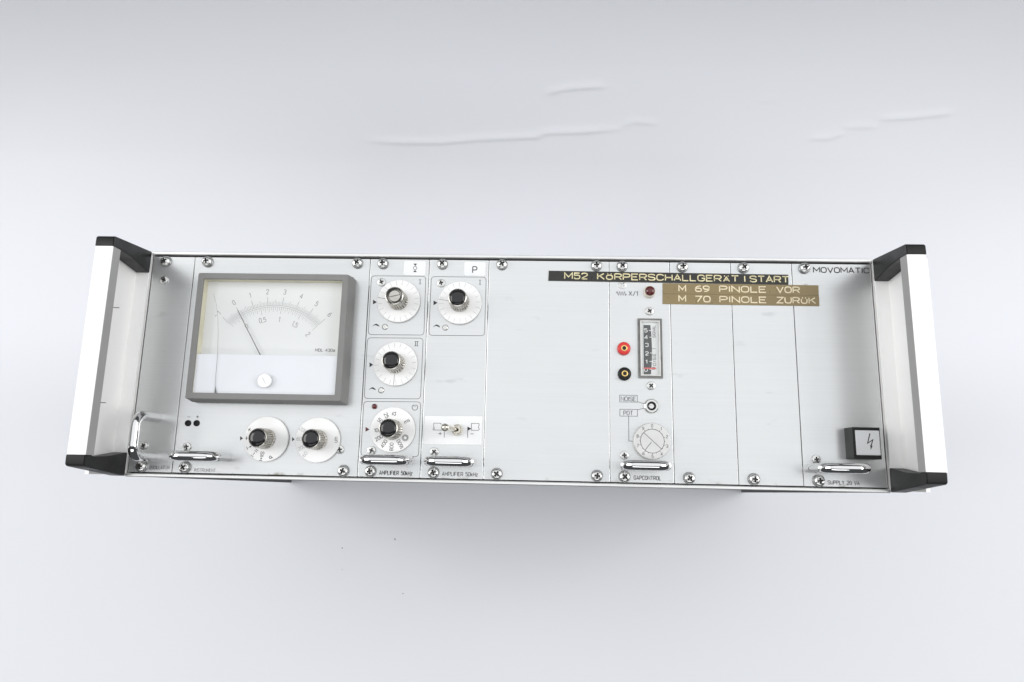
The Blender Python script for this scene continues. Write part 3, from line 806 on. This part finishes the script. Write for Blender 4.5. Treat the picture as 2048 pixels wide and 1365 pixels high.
part('indicator_lamp', MB().lathe([(1.6, .02), (1.6, .5), (1.4, .95), (.8, 1.25), (.05, 1.35)], 28), 'lens', (p.x, p.y, 0), 'small red light emitting diode beside the dial')

# ---- toggle switch
p = P(914.5, 860.3, .8); L = Vector((p.x, p.y, 0))
hexp = [(3.45*math.cos(math.radians(60*i+12)), 3.45*math.sin(math.radians(60*i+12))) for i in range(6)]
k = part('toggle_switch', MB().prism(hexp, .18, 1.9, .25), 'warm', L, 'metal toggle switch thrown to the left', angle=8)
obj('bushing', MB().lathe([(2.55, 1.9), (2.55, 3.6), (2.3, 3.9), (1.75, 3.9), (1.6, 2.4), (.1, 2.4)], 30), 'warm', k, L)
tip = P(889.8, 855.4, 13.5); d = Vector((tip.x-L.x, tip.y-L.y, 13.5-2.6)); b0 = Vector((0, 0, 2.6))
obj('lever', MB().tube([b0, b0+d*.3, b0+d*.6, b0+d*.8, b0+d*.9, b0+d*1.0, b0+d*1.08, b0+d*1.13, b0+d*1.15], [1.0, 1.25, 1.55, 1.8, 2.05, 2.2, 1.95, 1.2, .3], 22), 'warm', k, L, angle=60)

# ---- mains switch with lightning mark
zf = 10.0
q = [P2(u, v, zf) for u, v in [(1708.6,918.4),(1764.6,919.2),(1760.4,855.6),(1704.4,854.8)]]
q = [(x-.2, y) for x, y in q]
x0 = min(a[0] for a in q); x1 = max(a[0] for a in q); yb = (q[0][1]+q[1][1])/2; yt = (q[2][1]+q[3][1])/2
cx, cy = (x0+x1)/2, (yb+yt)/2; hw, hh = (x1-x0)/2-.2, (yt-yb)/2; L = (cx, cy, 0)
fr = MB()
outer = [(-hw, -hh), (hw, -hh), (hw, hh), (-hw, hh)]
il, ir, ib, it = -hw+1.3, hw-.25, -hh+2.0, hh-1.5
fr.box(-hw, hw, -hh, ib, .02, zf); fr.box(-hw, hw, it, hh, .02, zf); fr.box(-hw, il, ib+.001, it-.001, .02, zf); fr.box(ir, hw, ib+.001, it-.001, .02, zf)
k = part('power_switch', fr, 'black', L, 'black framed power switch with lightning arrow')
obj('switch_cap', MB().prism(rrect([(il+.1, ib+.1), (ir-.05, ib+.1), (ir-.05, it-.1), (il+.1, it-.1)], .5, 3), 1.0, zf+.15, .35), 'switch_cap', k, L, angle=8)
m = MB(); zl = zf+.2
bolt = [(1739.8,867.5),(1735.2,887),(1745.6,880),(1742.4,892)]
m.ribbon([(x-cx, y-cy) for x, y in (P2(u, v, zl) for u, v in bolt)], .62, zl)
m.poly([(x-cx, y-cy) for x, y in (P2(u, v, zl) for u, v in [(1740.4,890.4),(1745.2,892.6),(1741.4,900.4)])], zl)
obj('lightning_mark', m, 'ink', k, L)

# ---- needle meter
ZB = 13.0
ob = [P2(u, v, ZB) for u, v in [(369,797.4),(681.2,803.8),(697.6,548.2),(397.4,547)]]
xa = (ob[0][0]+ob[3][0])/2; xb = (ob[1][0]+ob[2][0])/2; ya = (ob[0][1]+ob[1][1])/2; yb = (ob[2][1]+ob[3][1])/2
cx, cy = (xa+xb)/2, (ya+yb)/2; W, H = (xb-xa)/2, (yb-ya)/2; L = (cx, cy, 0)
ib = [P2(u, v, ZB) for u, v in [(381.6,785.6),(668.3,790.2),(685.4,561.4),(408,557.4)]]
ia = (ib[0][0]+ib[3][0])/2-cx; ic = (ib[1][0]+ib[2][0])/2-cx; id_ = (ib[0][1]+ib[1][1])/2-cy; ie = (ib[2][1]+ib[3][1])/2-cy
bz = MB()
out = rrect([(-W, -H), (W, -H), (W, H), (-W, H)], 1.3, 5)
inn = rrect([(ia, id_), (ic, id_), (ic, ie), (ia, ie)], .3, 5)
n = len(out)
def ring(p, z): return [(x, y, z) for x, y in p]
big = rrect([(-W-.9, -H-.9), (W+.9, -H-.9), (W+.9, H+.9), (-W-.9, H+.9)], 1.6, 5)
mid = rrect([(-W-.75, -H-.75), (W+.75, -H-.75), (W+.75, H+.75), (-W-.75, H+.75)], 1.5, 5)
rings = [ring(big, .02), ring(big, 5.0), ring(mid, 5.4), ring(out, ZB-.35), ring(inset(out, .35), ZB), ring(inset(inn, -.15), ZB), ring(inn, ZB-.2), ring(inn, ZB-1.2)]
vs = [v for r in rings for v in r]; fs = []
for a in range(len(rings)-1):
    for i in range(n):
        j = (i+1) % n; fs.append((a*n+i, a*n+j, (a+1)*n+j, (a+1)*n+i))
bz.add(vs, fs)
meter = part('needle_meter', bz, 'bezel', L, 'large needle meter in a grey square frame with a cracked window')
ZC = 6.6
wl = MB()
in2 = rrect([(ia+.02, id_+.02), (ic-.02, id_+.02), (ic-.02, ie-.02), (ia+.02, ie-.02)], .3, 5)
wl.add(ring(in2, ZB-1.25) + ring(in2, ZC), [(i, (i+1) % n, n+(i+1) % n, n+i) for i in range(n)])
obj('inner_wall', wl, 'wall', meter, L)
obj('scale_card', MB().box(ia, ic, id_, ie, ZC-.8, ZC), 'card', meter, L)
# lower white cover just under the window
cl = P2(395, 709, ZB-1.6); cr_ = P2(672, 712, ZB-1.6); cyy = (cl[1]+cr_[1])/2 - cy
obj('meter_cover', MB().box(ia+.05, ic-.05, id_+.05, cyy, ZC+.01, ZB-1.7), 'cover', meter, L)
# window pane in two pieces with the crack between
ck = [(427,588),(433,610),(436,640),(436.5,668),(435.5,705),(433,735),(430.5,765),(430,787)]
ckm = [(x-cx, y-cy) for x, y in (P2(u, v, ZB-1.1) for u, v in ck)]
ckm[-1] = (ckm[-1][0], id_+.03)
ckt = [(ckm[0][0]-1.2, ie-.03)]
edge = ckt + ckm
zpn = ZB-1.05
left = MB(); lv = [(ia+.03, ie-.03)] + edge + [(ia+.03, id_+.03)]
left.add([(x, y, zpn + (.25 if i in (0, len(lv)-1) else 0.0)) for i, (x, y) in enumerate(lv)], [tuple(reversed(range(len(lv))))])
obj('window_pane', left, 'pane', meter, L)
right = MB(); rv = edge + [(ic-.03, id_+.03), (ic-.03, ie-.03)]
right.add([(x, y, zpn) for x, y in rv], [tuple(range(len(rv)))])
obj('window_pane', right, 'pane', meter, L)
m = MB()
for (a, b) in zip(range(len(ckm)-1), range(1, len(ckm))):
    w = .10 + .02*a
    m.ribbon([ckm[a], ckm[b]], w, zpn+.03)
m.poly([(ckm[-1][0]-.3, id_+.05), (ckm[-1][0]+.9, id_+.05), (ckm[-2][0]+.15, ckm[-2][1]-1.5)], zpn+.035)
obj('crack', m, 'crack', meter, L)
# zero screw
p = P(528.6, 762, ZB+.2); zs = bool_cut(MB().lathe([(3.9, ZB-1.0), (3.9, ZB+.3), (3.6, ZB+.6), (.2, ZB+.65)], 36).mesh('z'), MB().box(-2.2, 2.2, -.22, .22, ZB+.1, ZB+2).mesh('c'), 'zero_screw')
zs.materials.append(M['dial']); obj('zero_screw', zs, None, meter, (p.x, p.y, 0), rz=math.radians(-62))
# scale
a0 = Vector(P2(456.5,646.8,ZC)); a1 = Vector(P2(637.4,649.7,ZC)); a2 = Vector(P2(548,611.2,ZC))
def circ3(a, b, c):
    d = 2*(a.x*(b.y-c.y)+b.x*(c.y-a.y)+c.x*(a.y-b.y))
    ux = (a.length_squared*(b.y-c.y)+b.length_squared*(c.y-a.y)+c.length_squared*(a.y-b.y))/d
    uy = (a.length_squared*(c.x-b.x)+b.length_squared*(a.x-c.x)+c.length_squared*(b.x-a.x))/d
    return Vector((ux, uy))
oc = circ3(a0, a1, a2); R0 = (a0-oc).length
t0 = math.atan2(a0.y-oc.y, a0.x-oc.x); t1 = math.atan2(a1.y-oc.y, a1.x-oc.x)
def ang(v): return t0 + (t1-t0)*(v+1)/7.0
o2 = oc - Vector((cx, cy))
def pol(r, a): return (o2.x+r*math.cos(a), o2.y+r*math.sin(a))
zt = ZC+.05
m = MB()
for r in (R0, R0-.9): m.ribbon([pol(r, t0+(t1-t0)*i/60) for i in range(61)], .14, zt)
for i in range(71):
    a = ang(-1 + i*.1)
    if i % 10 == 0: continue
    m.ribbon([pol(R0, a), pol(R0 + (3.4 if i % 5 == 0 else 2.2), a)], .12, zt)
for i in range(-6, 41):
    v = i*.05*3
    if v < -1 or i % 10 == 0: continue
    m.ribbon([pol(R0-.9, ang(v)), pol(R0-.9 - (3.0 if i % 2 == 0 else 2.0), ang(v))], .12, zt)
obj('scale_marks', m, 'ink_scale', meter, L)
m = MB()
for i in range(8):
    a = ang(i-1); m.ribbon([pol(R0, a), pol(R0+5.0, a)], .16, zt)
    c = pol(R0+(8.4 if i not in (0, 7) else 8.6), a); d = a - math.pi/2
    s = ['1', '0', '1', '2', '3', '4', '5', '6'][i]
    text(m, s, (c[0]+math.sin(d)*1.4, c[1]-math.cos(d)*1.4), d, 2.8, (sum(G[q][0] for q in s)+1.5*(len(s)-1))*.36, .24, zt, anchor='c')
    if i == 0: text(m, '-', (c[0]-2.4*math.cos(d)+math.sin(d)*1.5, c[1]-2.4*math.sin(d)-math.cos(d)*1.5), d, 3.0, 1.0, .26, zt, anchor='c')
for i, s in enumerate(['0', '0,5', '1', '1,5', '2']):
    a = ang(i*1.5); m.ribbon([pol(R0-.9, a), pol(R0-5.0, a)], .14, zt)
    c = pol(R0-8.2, a); d = a - math.pi/2
    text(m, s, (c[0]+math.sin(d)*1.4, c[1]-math.cos(d)*1.4), d, 2.8, (sum(G[q][0] for q in s)+1.5*(len(s)-1))*.36, .24, zt, anchor='c')
A = P(630.6, 703.2, ZC); B = P(669.5, 703.8, ZC)
text(m, 'MDL 430a', (A.x-cx, A.y-cy), math.atan2(B.y-A.y, B.x-A.x), 1.55, (B-A).length, .26, zt, gap=1.3)
obj('scale_lettering', m, 'ink_num', meter, L)
zn = ZC+1.6
n0 = P(475.2, 621, zn); n1 = P(519.6, 708.5, zn); n2 = n1 + (n1-n0)*.12
obj('needle', MB().tube([(n0.x-cx, n0.y-cy, zn), (n1.x-cx, n1.y-cy, zn), (n2.x-cx, n2.y-cy, zn)], [.13, .26, .26], 8), 'ink_mid', meter, L)

# ---- small vertical gauge
gc = [P2(u, v, 1.0) for u, v in [(1277,756.7),(1325.8,756.7),(1323.8,638),(1275.2,637.2)]]
xa = (gc[0][0]+gc[3][0])/2; xb = (gc[1][0]+gc[2][0])/2; ya = (gc[0][1]+gc[1][1])/2; yb = (gc[2][1]+gc[3][1])/2
cx, cy = (xa+xb)/2, (ya+yb)/2; W, H = (xb-xa)/2, (yb-ya)/2; L = (cx, cy, 0)
def frame(mb, w, h, t, z0, z1):
    mb.box(-w, w, h-t, h, z0, z1); mb.box(-w, w, -h, -h+t, z0, z1); mb.box(-w, -w+t, -h+t, h-t, z0, z1-.004); mb.box(w-t, w, -h+t, h-t, z0, z1-.004); return mb
g = part('level_gauge', frame(MB(), W, H, 1.25, .02, 1.3), 'gauge_frame', L, 'small vertical gauge with numbers 0 to 5 and red pointer')
obj('gauge_rim', frame(MB(), W-1.26, H-1.26, .75, .02, 1.75), 'gauge_rim', g, L)
obj('gauge_card', MB().box(-W+2.05, W-2.05, -H+2.05, H-2.05, .02, .5), 'card', g, L)
zg = .56
def gp(x, y, z=zg):
    q = P2(1260+x/9.75, 630+y/9.75, z); return (q[0]-cx, q[1]-cy)
bl = MB(); pts = [gp(270,1160), gp(408,1160)] + [gp(x, y) for x, y in ((420,1000),(428,850),(428,650),(420,450),(410,320),(395,200))] + [gp(262,200)]
bl.poly(pts, zg-.02); obj('scale_band', bl, 'matte', g, L)
m = MB()
for s, x, y in (('5',308,338),('4',316,470),('3',328,622),('2',328,788),('1',322,950),('0',312,1105)):
    o = gp(x, y); text(m, s, o, 0, 2.0, 1.75 if s != '1' else .7, .36, zg+.02, anchor='c')
for x, y in ((400,308),(412,437),(424,745),(414,910),(410,1065)):
    a = gp(x-34, y); b = gp(x+14, y); m.ribbon([a, b], .32, zg+.02)
obj('numerals', m, 'dial', g, L)
m = MB(); o = gp(497,442); text(m, 'SIGNAL', o, math.pi/2, 1.6, 6.9, .24, zg+.02); o = gp(505,995); text(m, 'OISE', o, math.pi/2, 1.6, 7.0, .26, zg+.02, gap=2.2)
m.ribbon([gp(432,662), gp(503,662)], .24, zg+.02); m.ribbon([gp(432,1027), gp(490,1027)], .3, zg+.02); m.ribbon([gp(432,1062), gp(490,1062)], .3, zg+.02)
obj('lettering', m, 'ink_mid', g, L)
pz = 1.0
a = gp(272,1043,pz); b = gp(510,1043,pz)
obj('pointer', MB().box(a[0], b[0], a[1]-.35, a[1]+.35, pz-.1, pz+.1), 'pointer', g, L)
obj('window_pane', MB().box(-W+2.05, W-2.05, -H+2.05, H-2.05, 1.5, 1.6), 'pane', g, L)

# ---- side handles with black corner caps
def side_handle(s):
    hb = MB()
    X = lambda x: s*x
    yt = 55.6
    def bx(xa, xb, ya, yb, za, zb):
        a, b = sorted((X(xa), X(xb))); hb.box(a, b, ya, yb, za, zb)
    # web standing forward, and the flange that joins it to the case in front
    bx(222.0, 224.2, -65.6, 65.6, -2.0, 22.0)
    bx(222.0, 224.2, -yt, yt, 22.0, 38.2)
    bx(217.0, 224.2, -yt, yt, 38.2, 38.9)
    bx(214.5, 222.0, -66.2, 66.2, -.6, 1.9)
    h = part('side_handle', hb, 'side', (0, 0, 0), 'white aluminium side handle with grey inner edge')
    g = MB()
    pr = [(222.6, 38.95), (221.2, 43.0), (220.2, 44.7), (219.6, 45.0), (211.0, 45.0), (210.52, 44.6), (210.52, 38.2), (216.9, 38.2), (216.9, 38.95)]
    pr = [(X(a), b) for a, b in pr]
    n = len(pr); vs = [(a, y, b) for y in (-yt, yt) for a, b in pr]
    g.add(vs, [tuple(range(n)), tuple(range(2*n-1, n-1, -1))] + [(i, i+n, (i+1) % n+n, (i+1) % n) for i in range(n)])
    o = obj('grip', g, 'side', h, (0, 0, 0)); fixn(o)
    i2 = MB(); a, b = sorted((X(210.44), X(210.9))); i2.box(a, b, -yt, yt, 38.0, 44.5)
    obj('grip_inlay', i2, 'inlay', h, (0, 0, 0))
    e = MB(); a, b = sorted((X(213.55), X(214.35))); e.box(a, b, -64, 64, -1.1, .35)
    obj('edge_strip', e, 'trim', h, (0, 0, 0))
    if s < 0:
        for (u0, v0), (u1, v1) in (((226.5, 615.4), (239, 616)), ((200.5, 805.6), (212, 806))):
            def onweb(u, v):
                d = ray(u, v); k = (-221.97 - CAM.x)/d.x; return CAM + d*k
            a, b = onweb(u0, v0), onweb(u1, v1); w = .22; sl = MB()
            sl.add([(-221.97, a.y-w, a.z), (-221.97, b.y-w, b.z), (-221.97, b.y+w, b.z), (-221.97, a.y+w, a.z)], [(0, 1, 2, 3)])
            obj('slot', sl, 'foot', h, (0, 0, 0))
    for t in (1, -1):
        prof = [(1.95, 66.4), (1.95, 53.2), (10, 54.2), (18, 55.3), (24, 56.0), (37.8, 56.3), (38.0, 55.66), (45.2, 55.66), (45.2, 60.2), (44.8, 61.1), (43.6, 61.6)]
        cb = MB(); vs = []
        for side in (0, 1):
            for z, y in prof:
                xi = 213.9 - 3.5*z/45.0 if z > 0 else 213.9
                vs.append((X(xi if side == 0 else (221.9 if z < 38.5 else 220.4)), t*y, z))
        n = len(prof); cb.add(vs, [tuple(range(n)), tuple(range(2*n-1, n-1, -1))] + [(i, i+n, (i+1) % n+n, (i+1) % n) for i in range(n)])
        o = obj('corner_cap', cb, 'black', h, (0, 0, 0)); fixn(o, bev=.45)
def fixn(o, bev=0):
    bm = bmesh.new(); bm.from_mesh(o.data); bmesh.ops.recalc_face_normals(bm, faces=bm.faces)
    if bev:
        es = [e for e in bm.edges if len(e.link_faces) == 2 and e.calc_face_angle(0) > .6]
        bmesh.ops.bevel(bm, geom=es, offset=bev*.001, segments=2, affect='EDGES', clamp_overlap=True)
    bm.to_mesh(o.data); bm.free()
    o.data.polygons.foreach_set('use_smooth', [True]*len(o.data.polygons)); o.data.set_sharp_from_angle(angle=math.radians(35))
side_handle(-1); side_handle(1)
for o in list(bpy.data.objects):
    if o.type == 'MESH' and o.name.startswith('trim_rail'): fixn(o)

# ---- specks of dirt on the paper
def speck(u, v, sx, sy, rz):
    p, s = hit_paper(u, v)
    bm = bmesh.new(); bmesh.ops.create_icosphere(bm, subdivisions=2, radius=1)
    for vv in bm.verts:
        k = 1 + random.uniform(-.3, .3)
        vv.co = Vector((vv.co.x*sx*k, vv.co.y*sy*k, max(vv.co.z, -.4)*.35*k))*.001
    me = bpy.data.meshes.new('dirt_speck'); bm.to_mesh(me); bm.free(); me.materials.append(M['dirt'])
    zmin = min(v.co.z for v in me.vertices)
    o = bpy.data.objects.new('dirt_speck', me); COL.objects.link(o); o.location = (p.x, p.y, p.z - zmin); o.rotation_euler.z = rz
    o['label'] = 'tiny dark speck of dirt lying on the white paper'; o['category'] = 'dirt speck'; o['group'] = 'dirt specks on the paper below the instrument'
for a in [(790,1079,.4,.85,.3),(684.5,1096.5,.4,.7,-.3),(684.5,1139,.32,.32,0),(806,1187.5,.65,.28,.25)]: speck(*a)
